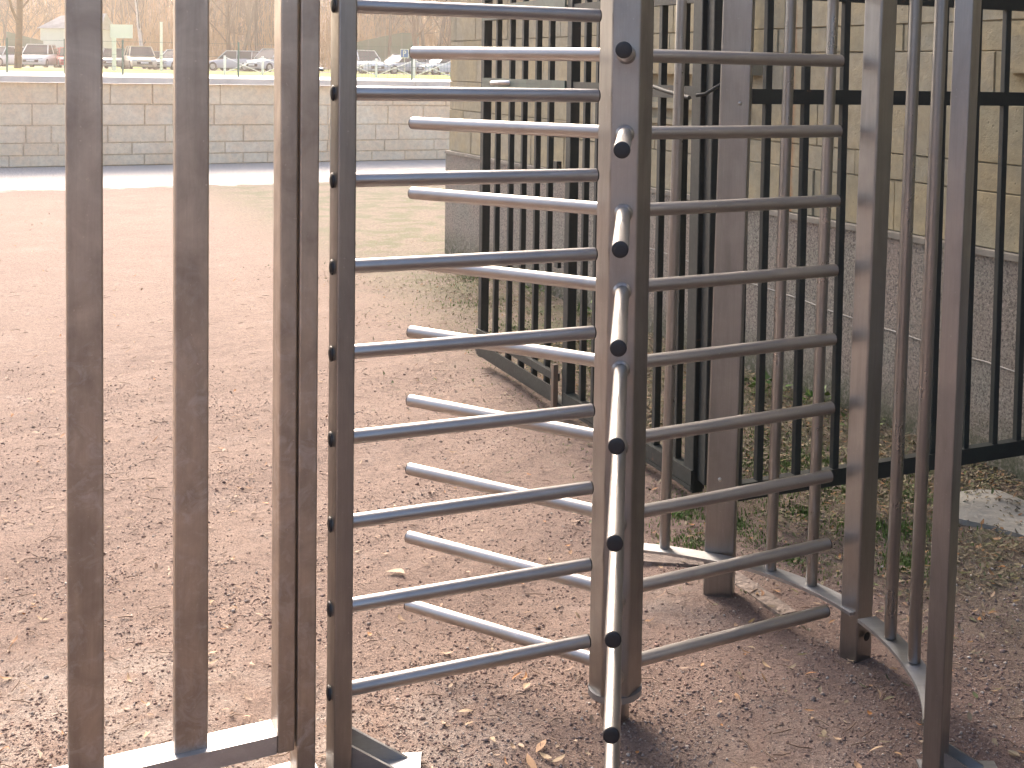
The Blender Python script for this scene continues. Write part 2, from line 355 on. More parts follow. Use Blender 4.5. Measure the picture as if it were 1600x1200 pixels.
# retaining wall: real ashlar blocks
def wall_blocks(name, A, D, N, length, courses, lmin, lmax, mat, gap, depth, parent, seed, jit=.006, z0=0):
    rr = random.Random(seed); m = MB(); z = z0
    for h in courses:
        t = -rr.uniform(0, lmax)
        while t < length:
            l = rr.uniform(lmin, lmax); a, b = max(t, 0)+gap/2, min(t+l, length)-gap/2; t += l
            if b-a < .04: continue
            o = rr.uniform(-jit, jit); c = A+D*((a+b)/2)+N*(o-depth/2)
            e = gap*.4
            # block with a slightly chamfered face
            hx = (b-a)/2; U = Vector((D.x, D.y)); P = []
            for dd, ins in ((depth/2, min(.008, gap)), (depth/2-.008, 0), (-depth/2, 0)):
                for sx, sz in ((-1, 0), (1, 0), (1, 1), (-1, 1)):
                    q = c+U*sx*(hx-ins)+N*dd; zz = z+gap/2+ins if sz == 0 else z+h-gap/2-ins
                    P.append((q.x, q.y, zz))
            F_ = [(0, 1, 2, 3)]+[(i+4*r, 4*(r+1)+i, 4*(r+1)+(i+1) % 4, (i+1) % 4+4*r) for r in (0, 1) for i in range(4)]+[(11, 10, 9, 8)]
            m.add(P, F_)
        z += h
    return m.build(name, mat, parent)
fw = empty('retaining_wall', (0, 0, 0), label='low sunlit wall of beige ashlar blocks with pale coping across the far side of the yard', cat='wall')
A_ = FA-FD*42
wall_blocks('stone_blocks', A_, FD, FN, 90, [.17, .19, .27, .33, .33-.0], .35, 1.1, M_far, .014, .25, fw, 3, .008)
m = MB(); cc = A_+FD*45-FN*.15; m.obox(cc, FD, 45, .13, 0, 1.27); m.build('mortar_core', M_mortar2, fw)
m = MB(); rr = random.Random(5); t = 0
while t < 90:
    l = rr.uniform(1.4, 2.2); c = A_+FD*(t+l/2)-FN*(.10+rr.uniform(-.004, .004)); m.obox(c, FD, l/2-.004, .2, 1.292, 1.385); t += l
m.build('coping', M_coping, fw)

# ------------------------------------------------------------------ building with plinth on the right
bd = empty('stone_building', (0, 0, 0), label='khaki limestone block building wall with speckled grey cement plinth behind the green gates', cat='building')
WLEN, WTOP = 21.5, 4.7
courses = []; rr = random.Random(11); z = .9
pat = [.235, .12, .245, .22, .125, .25, .23, .24, .13, .25]
i = 0
while z < WTOP: h = pat[i % len(pat)]; courses.append(h); z += h; i += 1
wall_blocks('stone_blocks', WA, WD, WN, WLEN, courses,   .38, .75, M_block, .0032, .2, bd, 21, .004, .9)
m = MB(); c = WA+WD*(WLEN/2)-WN*2.6; m.obox(c, WD, WLEN/2-.02, 2.587, 0, z-.01); m.build('wall_core', M_mortar, bd)
# left end of the building (thickness seen from the side): quoins
wall_blocks('corner_blocks', WA-WN*.004-WD*.0, -WN, -WD, 5.0, [.9]+courses, .5, .9, M_block, .005, .02, bd, 33, .003, 0)
m = MB(); c = WA+WD*(WLEN/2)+WN*.012; m.obox(c, WD, WLEN/2, .02, -.05, .872)
m.build('plinth', M_plinth, bd)
m = MB(); m.obox(WA+WD*(WLEN/2)+WN*.018, WD, WLEN/2+.002, .024, .874, .899); m.build('plinth_ledge', simple('pale_ledge', (.27, .25, .21), .9, nscale=8), bd)
m = MB(); m.obox(WA+WD*(WLEN/2)-WN*2.5, WD, WLEN/2+.2, 2.8, z, z+.16); m.build('roof_cornice', M_coping, bd)
# cement render joints in the plinth: thin pale crack line
m = MB(); t = 3.4; zz = .52
pts = []
while t < 12: pts.append((t, zz)); t += .18; zz = .50-.035*(t-5)+rr.uniform(-.006, .006)
m.tube([((WA+WD*a+WN*.033).x, (WA+WD*a+WN*.033).y, b-.02) for a, b in pts], .0035, 5); m.build('repair_seam', simple('seam_mortar', (.40, .38, .34), .9), bd)
# stepped ledge under the pipe, and the pipe
def wallbox(name, t0, t1, n0, n1, z0, z1, mat, par=bd):
    m = MB(); m.obox(WA+WD*((t0+t1)/2)+WN*((n0+n1)/2), WD, (t1-t0)/2, (n1-n0)/2, z0, z1); return m.build(name, mat, par)
wallbox('ledge', 3.3, 4.76, .002, .07, 1.60, 1.665, M_block)
wallbox('ledge', 3.35, 4.62, .002, .045, 1.395, 1.43, M_block)
wallbox('ledge', 3.3, 4.55, .002, .03, 1.30, 1.33, M_block)
m = MB(); p = WA+WD*4.68+WN*.06; m.tube([(p.x, p.y, 1.69), (p.x, p.y, WTOP)], .031, 14)
m.tube([(p.x, p.y, 1.685), (p.x, p.y, 1.72)], .036, 14); m.build('downpipe', M_pipe, bd)
wallbox('wall_projection', 6.52, 6.95, .002, .05, 1.63, 1.78, M_block)

# ------------------------------------------------------------------ turnstile
RX, RY = -.047, 2.998; S = .19; Z0 = 1.6437; RR = .6698; ANG = .0076
def arm_mesh(L, r, ribs=True):
    m = MB(); n = 24
    m.tube([(0, 0, 0), (L-.001, 0, 0)], r, n, True); return m
def cap_mesh(r, l=.0022, dome=.0016):
    m = MB(); m.tube([(0, 0, 0), (l, 0, 0), (l+dome*.7, 0, 0), (l+dome, 0, 0)], [r, r, r*.86, r*.5], 24); return m
rot = empty('turnstile_rotor', (RX, RY, 0), label='rotating hexagonal steel column with three tiers of long round arms, centre of the turnstile', cat='turnstile rotor')
SIDE = .0665
prof = [(SIDE*math.cos(R(60*k)+ANG), SIDE*math.sin(R(60*k)+ANG)) for k in range(6)]
# round the corners a little
pr = []
for k in range(6):
    a_, b_, c_ = Vector(prof[k-1]), Vector(prof[k]), Vector(prof[(k+1) % 6]); r_ = .005
    p0 = b_+(a_-b_).normalized()*r_; p1 = b_+(c_-b_).normalized()*r_
    for tt in (0, .33, .67, 1): pr.append(tuple((p0*(1-tt)**2+b_*2*tt*(1-tt)+p1*tt**2)))
m = MB(); m.prism(pr, .075, 2.30); m.build('column', M_post, rot)
m = MB(); m.tube([(0, 0, .058), (0, 0, .074)], .067, 40); m.build('base_disc', M_plate, rot)
m = MB(); m.tube([(0, 0, 0), (0, 0, .058)], .036, 28); m.build('pivot', M_post, rot)
me_arm = me_cap = me_weld = None
RA = .0168; a0 = SIDE*.866-.002
for k in range(3):
    th = ANG+k*2*math.pi/3; d = Vector((math.sin(th), -math.cos(th))); az = math.atan2(d.y, d.x)
    for i in range(-3, 9):
        z = Z0-S*i
        if z > 2.28: continue
        if me_arm is None:
            o = arm_mesh(RR-a0-.003, RA).build('arm', M_arm, rot); me_arm = o.data
            c = cap_mesh(RA-.0006).build('end_cap', M_plug, o); me_cap = c.data
            mw = MB(); mw.tube([(0, 0, 0), (.002, 0, 0), (.006, 0, 0)], [RA+.006, RA+.005, RA], 24, False); wd = mw.build('weld_collar', M_arm, o); me_weld = wd.data
        else:
            o = bpy.data.objects.new('arm', me_arm); C.objects.link(o); o.parent = rot
            c = bpy.data.objects.new('end_cap', me_cap); C.objects.link(c); c.parent = o
            wd = bpy.data.objects.new('weld_collar', me_weld); C.objects.link(wd); wd.parent = o
        o.location = (d.x*a0, d.y*a0, z); o.rotation_euler = (0, 0, az)
        c.location = (RR-a0-.003, 0, 0); wd.location = (.0025, 0, 0)

fr = empty('turnstile_cage', (RX, RY, 0), label='fixed steel turnstile with comb arms on the left and curved bar cage on the right', cat='turnstile')
def L(x, y, z=0): return (x-RX, y-RY, z)
PH = 2.32
# comb post
BR = R(28); be = Vector((math.cos(BR), math.sin(BR))); bn = Vector((math.sin(BR), -math.cos(BR)))
def post(name, corner, wdt, dep, rot_, z0, z1, mat, par, org=(RX, RY), r=.004, left=True):
    e = Vector((math.cos(rot_), math.sin(rot_))); n = Vector((math.sin(rot_), -math.cos(rot_)))
    c = Vector(corner)+e*(wdt/2 if left else -wdt/2)-n*dep/2
    m = MB(); m.prism(rrect(wdt, dep, r, 3, rot_), z0, z1); return m.build(name, mat, par, (c.x-org[0], c.y-org[1], 0)), c
cp, cpc = post('comb_post', tuple(Vector((-.6733, 2.6643))+Vector((.018, .0088))-be*.02+bn*.0375), .040, .075, BR, 0, PH, M_post, fr)
# comb arms
PA = Vector((-.6733, 2.6643)); PT = Vector((-.1116, 2.9379)); ad = (PT-PA).normalized(); aL = (PT-PA).length; aaz = math.atan2(ad.y, ad.x)
for i in range(-3, 9):
    z = Z0-(i-.5)*S-.0039
    if z > 2.28 or z < .05: continue
    if i == -3 or 'me_ca' not in globals():
        o = arm_mesh(aL-.003, .0162).build('comb_arm', M_arm, fr); me_ca = o.data
        c = cap_mesh(.0157).build('end_cap', M_plug, o); me_cc = c.data
        q = MB(); q.tube([(0, 0, 0), (-.002, 0, 0), (-.0045, 0, 0), (-.006, 0, 0)], [.0172, .0172, .014, .008], 24); q = q.build('wall_plug', M_plug, o); me_q = q.data
    else:
        o = bpy.data.objects.new('comb_arm', me_ca); C.objects.link(o); o.parent = fr
        c = bpy.data.objects.new('end_cap', me_cc); C.objects.link(c); c.parent = o
        q = bpy.data.objects.new('wall_plug', me_q); C.objects.link(q); q.parent = o
    o.location = L(PA.x, PA.y, z); o.rotation_euler = (0, 0, aaz); c.location = (aL-.003, 0, 0); q.location = (-.0015, 0, 0)
# feet
def foot(cx, cy, ang, par):
    m = MB(); u = Vector((math.cos(ang), math.sin(ang)))
    c = Vector((cx, cy)); m.obox(c+u*.07, u, .09, .055, .012, .020)
    h = Vector((-u.y, u.x))
    for s_ in (-1, 1):     # two sloping gussets
        p = c+h*s_*.035; q0 = p; q1 = p+u*.13; th = h*.004
        P = [(q0+th, .02), (q1+th, .02), (q0+th, .10), (q0-th, .02), (q1-th, .02), (q0-th, .10)]
        m.add([(a.x-RX, a.y-RY, z) for a, z in P], [(0, 1, 2), (5, 4, 3), (0, 3, 4, 1), (1, 4, 5, 2), (2, 5, 3, 0)])

    for i in range(8): m.v[i] = (m.v[i][0]-RX, m.v[i][1]-RY, m.v[i][2])
    return m.build('foot_plate', M_plate, par)
foot(-.64, 2.70, R(8), fr)
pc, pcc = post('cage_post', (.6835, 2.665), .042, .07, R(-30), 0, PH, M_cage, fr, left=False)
pc.rotation_euler.y = .012
foot(.68, 2.73, R(0), fr)
# cage ring: curved flat plate, low and high, in two arcs meeting at the middle post
def arc_plate(name, a0_, a1_, z0, z1, r0=.7, r1=.765):
    m = MB(); n = 40
    for k in range(n+1):
        dg = a0_+(a1_-a0_)*k/n; a = R(dg); ca, sa = math.cos(a), math.sin(a)
        if r0 is None or r0 == .7: r_in = float(np.interp(dg, [-26, -10, 0, 12, 25, 50, 70, 82, 96], [.762, .738, .718, .703, .693, .69, .69, .703, .725])); r0_, r1_ = r_in, r_in+.056
        m.v += [(r0_*ca, r0_*sa, z0), (r1_*ca, r1_*sa, z0), (r1_*ca, r1_*sa, z1), (r0_*ca, r0_*sa, z1)]
    for k in range(n):
        for j in range(4): m.f.append((4*k+j, 4*k+(j+1) % 4, 4*k+4+(j+1) % 4, 4*k+4+j)); m.smooth.append(False)
    m.f += [(3, 2, 1, 0), tuple(4*n+i for i in range(4))]; m.smooth += [False]*2
    return m.build(name, M_plate, fr)
arc_plate('cage_ring', -20, 21.5, .131, .14); arc_plate('cage_ring', 24.5, 96, .133, .142)
arc_plate('cage_ring', -24, 96, 2.2, 2.21)
for ang, r_ in ((79.7, .738), (52.2, .724), (40.4, .722), (11.6, .727), (1.2, .746)):
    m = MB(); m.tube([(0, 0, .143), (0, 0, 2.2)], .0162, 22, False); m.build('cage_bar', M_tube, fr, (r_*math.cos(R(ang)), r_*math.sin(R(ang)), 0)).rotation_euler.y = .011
def cpost(px, py, wd_, dp, rz, wb=0):
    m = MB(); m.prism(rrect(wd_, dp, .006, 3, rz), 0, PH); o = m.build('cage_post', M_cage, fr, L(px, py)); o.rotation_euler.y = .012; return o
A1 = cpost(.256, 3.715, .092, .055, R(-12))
B1 = cpost(.609, 3.325, .064, .064, R(38))
# round bolt heads and the open hole near the foot of the middle post
def bolt(px, py, pz, n, r=.006, mat=M_bolt, name='bolt', par=fr, org=(RX, RY), l=.004):
    m = MB(); n = Vector(n).normalized(); p = Vector((px-org[0], py-org[1], pz)); m.tube([p, p+n*l, p+n*(l*1.6)], [r, r*.85, r*.35], 14); return m.build(name, mat, par)
bolt(.284, 3.6805, 1.516, (-.2, -.98, 0)); bolt(.250, 3.6885, .37, (-.2, -.98, 0)); 
bolt(.634, 3.2935-.0035, .075, (.62, -.79, 0), .0125, M_black, 'open_hole', l=.0006)
# head beam over the rotor so the frame stands together
m = MB(); u_ = Vector((pcc.x-cpc.x, pcc.y-cpc.y)); m.obox(((pcc.x+cpc.x)/2-RX, (pcc.y+cpc.y)/2-RY), u_, u_.length/2+.02, .04, PH, PH+.08)
m.obox((.0, -.15), (0, 1), .16, .04, PH+.001, PH+.079); m.build('head_beam', M_post, fr)
bolt(-.700, 2.674, 1.595, (-.8, -.5, 0), .004, M_bolt, 'latch_pin', l=.02)
bolt(-.6425, 2.6650, 1.599, (.46, -.88, 0), .0022, M_black, 'screw_hole', l=.0006)

# ------------------------------------------------------------------ railing panel on the left
pn = empty('railing_panel', (-.78, 2.65, 0), label='weathered steel railing panel with wide flat upright bars on a low rail, at the left', cat='railing')
O = (-.78, 2.65)
E0 = Vector((-.775, 2.617))     # front-left corner of the end post
post('end_post', E0, .037, .075, BR, .10, 2.3, M_panel, pn, O)
def railbox(s0, s1, d0, d1, z0, z1, name, mat, r=None):
    c = E0-be*((s0+s1)/2)-bn*((d0+d1)/2); m = MB(); m.prism(rrect(abs(s1-s0), abs(d1-d0), .004, 3, BR), z0, z1); return m.build(name, mat, pn, (c.x-O[0], c.y-O[1], 0))
railbox(.0005, 1.7, .0, .075, .10, .141, 'bottom_rail', steel('dull_galvanised_rail', 'x', (.66, .67, .69), (.46, .43, .42), .4, .6))
railbox(.0005, 1.7, .0, .075, 2.25, 2.3, 'top_rail', M_panel)
for s0, s1 in ((.142, .2095), (.346, .4135), (.55, .6175), (.754, .8215), (.958, 1.0255), (1.162, 1.2295), (1.366, 1.4335), (1.57, 1.6375)):
    railbox(s0, s1, .018, .053, .1415, 2.249, 'upright_bar', M_panel)
railbox(1.701, 1.74, 0, .075, 0, 2.3, 'end_post', M_panel)
sp = empty('steel_post', (-.72, 2.66, 0), label='narrow scuffed steel post between the left railing panel and the comb post', cat='post')
post('shaft', E0+be*.0415, .041, .075, BR, 0, 2.3, M_panel, sp, (-.72, 2.66))
m = MB(); m.prism(rrect(.10, .12, .006, 3, BR), .012, .022); m.build('foot_plate', M_plate, sp, (-.03, .01, 0))

# ------------------------------------------------------------------ green gates
def gate(name, A, B, label, cat, bars, stiles, rails, top, bw, low, tall=2.45, extra=None):
    A = Vector(A); B = Vector(B); D = (B-A).normalized(); Ln = (B-A).length
    g_ = empty(name, (A.x, A.y, 0), math.atan2(D.y, D.x), label=label, cat=cat)
    for s_ in bars:
        m = MB(); m.prism(rrect(bw, bw, .003, 2), low, tall); m.build('bar', M_green, g_, (s_, 0, 0))
    for s_, w_ in stiles:
        m = MB(); m.prism(rrect(w_, .045, .004, 2), low-.05, top); m.build('stile', M_green, g_, (s_, 0, 0))
    for z0, z1, t_ in rails:
        m = MB(); m.prism(rrect(Ln-.002, t_, .003, 2), z0, z1); m.build('rail', M_green, g_, (Ln/2, 0, 0))
    return g_, Ln
gA, LA = gate('gate_leaf', (-.866, 6.635), (.223, 4.498), 'dark green barred gate leaf standing open behind the rotor, slanting back to the left', 'gate',
   [.215, .413, .591, .769, .931, 1.343, 1.471, 1.63, 1.79, 1.93, 2.056, 2.234], [(.026, .05), (1.19, .055), (2.365, .07)],
   [(.06, .075, .06), (1.508, 1.556, .032), (1.865, 1.905, .034)], 2.5, .027, .10)
m = MB(); m.box(.0, -.035, .078, 1.1, -.027, .135); m.build('angle_iron', M_green, gA)
m = MB(); m.box(0, -.03, .165, 1.1, -.005, .20); m.build('rail', M_green, gA)
m = MB(); m.box(1.10, -.05, .05, 1.13, -.026, .25); m.build('bracket', M_rust, gA)
m = MB(); m.box(1.2, -.03, .078, LA, .02, .135); m.build('rail', M_green, gA)
m = MB(); m.box(.03, -.03, 1.865, 1.15, -.022, 1.94); m.box(.03, -.026, 1.506, 1.15, -.0165, 1.56); m.build('cover_plate', M_teal, gA)
m = MB(); m.box(1.10, -.042, .7, 1.14, -.024, .79); m.box(1.09, -.05, 1.12, 1.13, -.026, 1.19); m.build('latch_box', M_green, gA)
m = MB(); m.tube([(.28, -.06, 1.535), (.42, -.05, 1.54), (.44, -.02, 1.54)], .012, 10); m.build('latch_pin', M_bolt, gA)
# hinge post in the ground
hp = empty('gate_post', (.255, 4.47, 0), label='black hinge post with short round ground pivot between the two green gates', cat='post')
m = MB(); m.prism(rrect(.05, .07, .004, 2, R(20)), 0.10, 2.6); m.build('shaft', M_green, hp)
m = MB(); m.tube([(.045, -.02, 0), (.045, -.02, .085)], .026, 18); m.tube([(.045, -.02, .085), (.045, -.02, .095)], .029, 18); m.build('ground_pivot', M_green, hp)
gB, LB = gate('gate_leaf', (.3145, 4.204), (1.56, 4.83), 'dark green barred gate leaf at the right, closed across the stone wall behind the cage', 'gate',
   [.121, .279, .444, .595, .743, .892, 1.054, 1.198, 1.32], [(.02, .045)],
   [(.123, .183, .04), (1.502, 1.554, .032), (1.868, 1.94, .034)], 2.5, .0255, .182, extra=1)
rd = MB(); rd.tube([(.185, 4.42, 1.525), (.215, 4.40, 1.53), (.27, 4.40, 1.565), (.32, 4.42, 1.585)], .0065, 8); rd.tube([(.0, 4.72, 1.56), (.08, 4.58, 1.535), (.16, 4.45, 1.515)], .008, 8)
tag(rd.build('latch_rod', M_green), 'thin bent green rod hooked between the open gate leaf and its hinge post', 'rod')

# ------------------------------------------------------------------ concrete slab at right
m = MB(); P = [(1.16, 4.40), (1.19, 4.52), (1.25, 4.69), (1.33, 4.72), (1.41, 4.71), (1.50, 4.55), (1.60, 4.30), (1.50, 4.18), (1.367, 4.23), (1.27, 4.33)]
n = len(P); m.add([(x, y, -.02) for x, y in P]+[(x, y, .007) for x, y in P], [tuple(range(n))[::-1], tuple(range(n, 2*n))]+[(i, (i+1) % n, n+(i+1) % n, n+i) for i in range(n)])
so = tag(m.build('concrete_slab', M_slab), kind='structure')
m = MB(); m.obox((.375, 3.73), (.15, -.28), .17, .03, -.03, .008); m.obox((.13, 3.98), (1, -.12), .12, .05, -.03, .010); tag(m.build('kerb', simple('sunken_kerb', (.27, .22, .19), .95, nscale=12, amt=.4, bump=.8, bd=.02)), kind='structure')

# ------------------------------------------------------------------ grit, leaves, weeds
def visible_xy(n, y0, y1, xa=-.56, xb=.34, pw=1.0):
    y = y0+(y1-y0)*rng.random(n)**pw; x = (xa+(xb-xa)*rng.random(n))*y; return x, y
def scatter_stones(name, x, y, r, mat, label, cat):
    n = len(x); base = np.array([(1, 0, 0), (-1, 0, 0), (0, 1, 0), (0, -1, 0), (0, 0, 1), (0, 0, -1)], float)
    tri = np.array([(0, 2, 4), (2, 1, 4), (1, 3, 4), (3, 0, 4), (2, 0, 5), (1, 2, 5), (3, 1, 5), (0, 3, 5)])
    ang = rng.random(n)*6.28; v = base[None]*(r[:, None, None]*rng.uniform(.55, 1.25, (n, 6, 1)))
    v[..., 2] *= .7; v += rng.normal(0, .18, v.shape)*r[:, None, None]
    ca, sa = np.cos(ang)[:, None], np.sin(ang)[:, None]
    X = v[..., 0]*ca-v[..., 1]*sa+x[:, None]; Y = v[..., 0]*sa+v[..., 1]*ca+y[:, None]; Z = v[..., 2]+(uneven(x, y)-.004+r*.25)[:, None]
    V = np.stack([X, Y, Z], -1).reshape(-1, 3); Fc = (tri[None]+(np.arange(n)*6)[:, None, None]).reshape(-1)
    return tag(raw_mesh(name, V, Fc, 3, mat), label, cat, kind='stuff')
x1, y1 = visible_xy(110000, 2.15, 6.5, pw=1.6)
clump = np.sin(x1*5.3+y1*2.1)*np.sin(y1*4.7-x1*3.3)+.6*np.sin(x1*13+1)*np.sin(y1*11+2)
dens = np.clip(.42+.4*clump, .14, 1)+np.clip((x1-.35)*1.6, 0, .9)+.5*(np.hypot(x1-RX+.2, y1-RY)<.45)
k = rng.random(len(x1)) < dens; x1, y1 = x1[k], y1[k]
scatter_stones('grit', x1, y1, rng.lognormal(math.log(.0027), .38, len(x1)), M_gravel, 'loose reddish grit and small stones scattered over the ground', 'grit')
x2, y2 = visible_xy(1500, 2.2, 5.2, pw=1.3); k = rng.random(len(x2)) < np.clip(.14+.9*(x2-.35), .08, 1); x2, y2 = x2[k], y2[k]
M_peb = island_mat('pale_pebble', [(.30, .26, .23), (.42, .39, .36), (.24, .19, .17), (.5, .47, .43), (.33, .24, .2)], .85)
scatter_stones('pebbles', x2, y2, rng.uniform(.003, .0085, len(x2)), M_peb, 'larger pale pebbles lying among the grit', 'pebbles')

def leaves(name, x, y, z, ln, wd_, mat, label, cat, tilt=.3, kind='stuff'):
    n = len(x); t = np.linspace(0, 1, 5); prof_ = np.array([.06, .8, 1, .65, .03])
    ang = rng.random(n)*6.28; curl = rng.uniform(-.5, 1.3, n); fold = rng.uniform(.1, .7, n); bend = rng.normal(0, .25, n)
    V = np.zeros((n, 15, 3))
    for i, (a_, w_) in enumerate(zip(t, prof_)):
        for j, s_ in enumerate((-1, 0, 1)):
            V[:, i*3+j, 0] = (a_-.5)*ln; V[:, i*3+j, 1] = s_*w_*wd_/2+bend*ln*(a_-.5)**2*2
            V[:, i*3+j, 2] = curl*ln*(a_-.5)**2*.8+abs(s_)*fold*wd_*w_*.35
    tl = rng.normal(0, tilt, n)[:, None]; Vx = V[..., 0]*np.cos(tl)-V[..., 2]*np.sin(tl); Vz = V[..., 0]*np.sin(tl)+V[..., 2]*np.cos(tl)
    Vz -= Vz.min(1, keepdims=True)
    ca, sa = np.cos(ang)[:, None], np.sin(ang)[:, None]
    V = np.stack([Vx*ca-V[..., 1]*sa+x[:, None], Vx*sa+V[..., 1]*ca+y[:, None], Vz+z[:, None]], -1).reshape(-1, 3)
    q = np.array([(i*3+j, i*3+j+1, i*3+j+4, i*3+j+3) for i in range(4) for j in range(2)])
    Fc = (q[None]+(np.arange(n)*15)[:, None, None]).reshape(-1)
    return tag(raw_mesh(name, V, Fc, 4, mat), label, cat, kind=kind)
# thick litter along the wall
n = 30000; tt = rng.uniform(.2, 12, n); dd = np.abs(rng.normal(0, 1.0, n))+.02
lx = WA.x+WD.x*tt+WN.x*dd; ly = WA.y+WD.y*tt+WN.y*dd
k = (ly > 2.3) & (rng.random(n) < np.clip(1.25-dd*.55, .05, 1)*np.clip(.55+.6*np.sin(tt*2.1)*np.sin(dd*5+tt), .1, 1)) & (lx < ly*.4)
lx, ly = lx[k], ly[k]
tt = rng.uniform(3.6, 7.4, 26000); dd = rng.uniform(.03, 1.25, 26000); ex, ey = WA.x+WD.x*tt+WN.x*dd, WA.y+WD.y*tt+WN.y*dd
k = rng.random(26000) < np.clip(1.0-(dd/1.25)**2.5+.35*np.sin(ex*9)*np.sin(ey*7), .03, 1); k &= ~((ex > 1.14) & (ey > 4.2) & (ey < 4.74) & (rng.random(26000) < .85)); k &= rng.random(26000) < .8; lx, ly = np.concatenate([lx, ex[k]]), np.concatenate([ly, ey[k]])
leaves('leaf_litter', lx, ly, uneven(lx, ly)+rng.uniform(0, .015, len(lx)), rng.uniform(.010, .038, len(lx)), rng.uniform(.004, .014, len(lx)), M_litter, 'thick layer of tan and brown leaf litter and woodchips along the foot of the stone wall', 'leaf litter')
x3, y3 = visible_xy(1500, 2.3, 13, pw=1.25)
leaves('scattered_leaves', x3, y3, uneven(x3, y3)*(y3 < 8)+.001, rng.uniform(.012, .044, len(x3)), rng.uniform(.004, .013, len(x3)), M_leaf, 'small dry tan leaves scattered thinly over the red yard ground', 'leaves')
def twigs(name, n, label):
    m = MB(); x, y = visible_xy(n, 2.3, 9, pw=1.3)
    for a_, b_ in zip(x, y):
        l_ = rng.uniform(.015, .07); an = rng.random()*6.28; z0 = float(uneven(a_, b_))+.002; d = Vector((math.cos(an), math.sin(an), 0)); p = Vector((a_, b_, z0)); s_ = Vector((-d.y, d.x, 0))*rng.normal(0, l_*.12)
        m.tube([p, p+d*l_*.5+s_+Vector((0, 0, rng.uniform(0, .006))), p+d*l_], [.0013, .0016, .0008], 4, False)
    return tag(m.build(name, island_mat('dry_twig', [(.20, .13, .09), (.12, .08, .06), (.32, .24, .18)], .85)), label, 'twigs', kind='stuff')
twigs('twigs', 900, 'thin broken twigs scattered over the yard ground')
# notable single leaves
for (x, y, l_, w_, a_, c_) in ((-.218, 2.84, .075, .03, 20, 0), (-.235, 2.765, .085, .03, -12, 0), (-.20, 2.80, .06, .026, 70, 1), (-.17, 2.79, .06, .024, -5, 1), (-.42, 2.99, .055, .028, 10, 1), (-.335, 2.86, .055, .02, 24, 1),
    (.86, 2.62, .05, .024, 30, 0), (.845, 3.3, .06, .022, 0, 0), (.58, 2.72, .04, .03, 60, 0), (.52, 2.77, .04, .025, 100, 0), (-.12, 3.58, .06, .025, -30, 1), (-.76, 3.85, .10, .05, 10, 1), (-1.13, 3.2, .07, .02, 12, 1), (-1.06, 2.83, .05, .02, -30, 0), (-.28, 3.13, .05, .03, 80, 1), (1.18, 4.16, .05, .03, 20, 0), (1.26, 4.22, .06, .03, 70, 0)):
    rng = np.random.default_rng(int(abs(x*1000+y*77)))
    o = leaves('fallen_leaf', np.array([0.]), np.array([0.]), np.array([0.]), np.array([l_*.72]), np.array([w_*.62]), M_leaf if not c_ else simple('tan_leaf', (.42, .31, .19), .7, nscale=60, amt=.4) if 'M_tan' not in globals() else M_tan, 'dry orange or tan leaf lying singly on the grit', 'leaf', .15, None)
    if c_ and 'M_tan' not in globals(): M_tan = o.data.materials[0]
    if 'kind' in o: del o['kind']
    o['group'] = 'single fallen leaves on the grit'; o.location = (x, y, uneven(x, y)+.003); o.rotation_euler = (0, 0, R(a_))
rng = np.random.default_rng(99)
# moss and grass in tufts
def blades(name, cs, per, hmin, hmax, spread, label):
    V = []; Fc = []
    for (cx, cy, sp) in cs:
        for _ in range(per):
            a = rng.random()*6.28; r_ = abs(rng.normal(0, sp)); bx, by = cx+math.cos(a)*r_, cy+math.sin(a)*r_
            h = rng.uniform(hmin, hmax); a2 = rng.random()*6.28; ln = rng.uniform(.2, 1)*h; w_ = rng.uniform(.001, .0025); dx, dy = math.cos(a2), math.sin(a2)
            b0 = len(V); V += [(bx-dy*w_, by+dx*w_, -.005), (bx+dy*w_, by-dx*w_, -.005), (bx+dx*ln*.4+dy*w_, by+dy*ln*.4-dx*w_, h*.65), (bx+dx*ln*.4-dy*w_, by+dy*ln*.4+dx*w_, h*.65), (bx+dx*ln, by+dy*ln, h)]
            Fc += [b0, b0+1, b0+2, b0+3]
            Fc += [b0+3, b0+2, b0+4, b0+4]
    me = bpy.data.meshes.new(name); fs = []
    for i in range(0, len(Fc), 4):
        q = Fc[i:i+4]; fs.append(q if q[2] != q[3] else q[:3])
    me.from_pydata(V, [], fs); me.materials.append(M_grass); o = bpy.data.objects.new(name, me); C.objects.link(o)
    return tag(o, label, 'grass', kind='stuff')
cs = [(.47, 4.15, .14), (.36, 4.3, .14), (.62, 4.45, .14), (.55, 4.75, .14), (.75, 5.05, .16), (.2, 4.9, .14), (.8, 4.3, .12), (.52, 3.98, .1), (.95, 4.3, .1), (.30, 4.65, .16), (.62, 5.0, .16), (.35, 5.6, .22), (.55, 5.35, .2), (.75, 4.75, .12), (1.05, 4.65, .10), (1.0, 4.9, .12), (.9, 4.0, .08), (.05, 5.2, .25), (-.1, 5.9, .3), (-.35, 6.6, .3), (-.8, 7.6, .35), (-.6, 7.1, .25), (-1.1, 8.4, .35), (.15, 4.4, .12), (.22, 4.12, .10), (.52, 6.4, .15), (.42, 5.0, .2), (-.3, 7.3, .2), (-1.3, 9.4, .3)]
blades('moss_grass', cs, 700, .003, .013, .1, 'patches of short moss and grass between the gates and the stone wall')
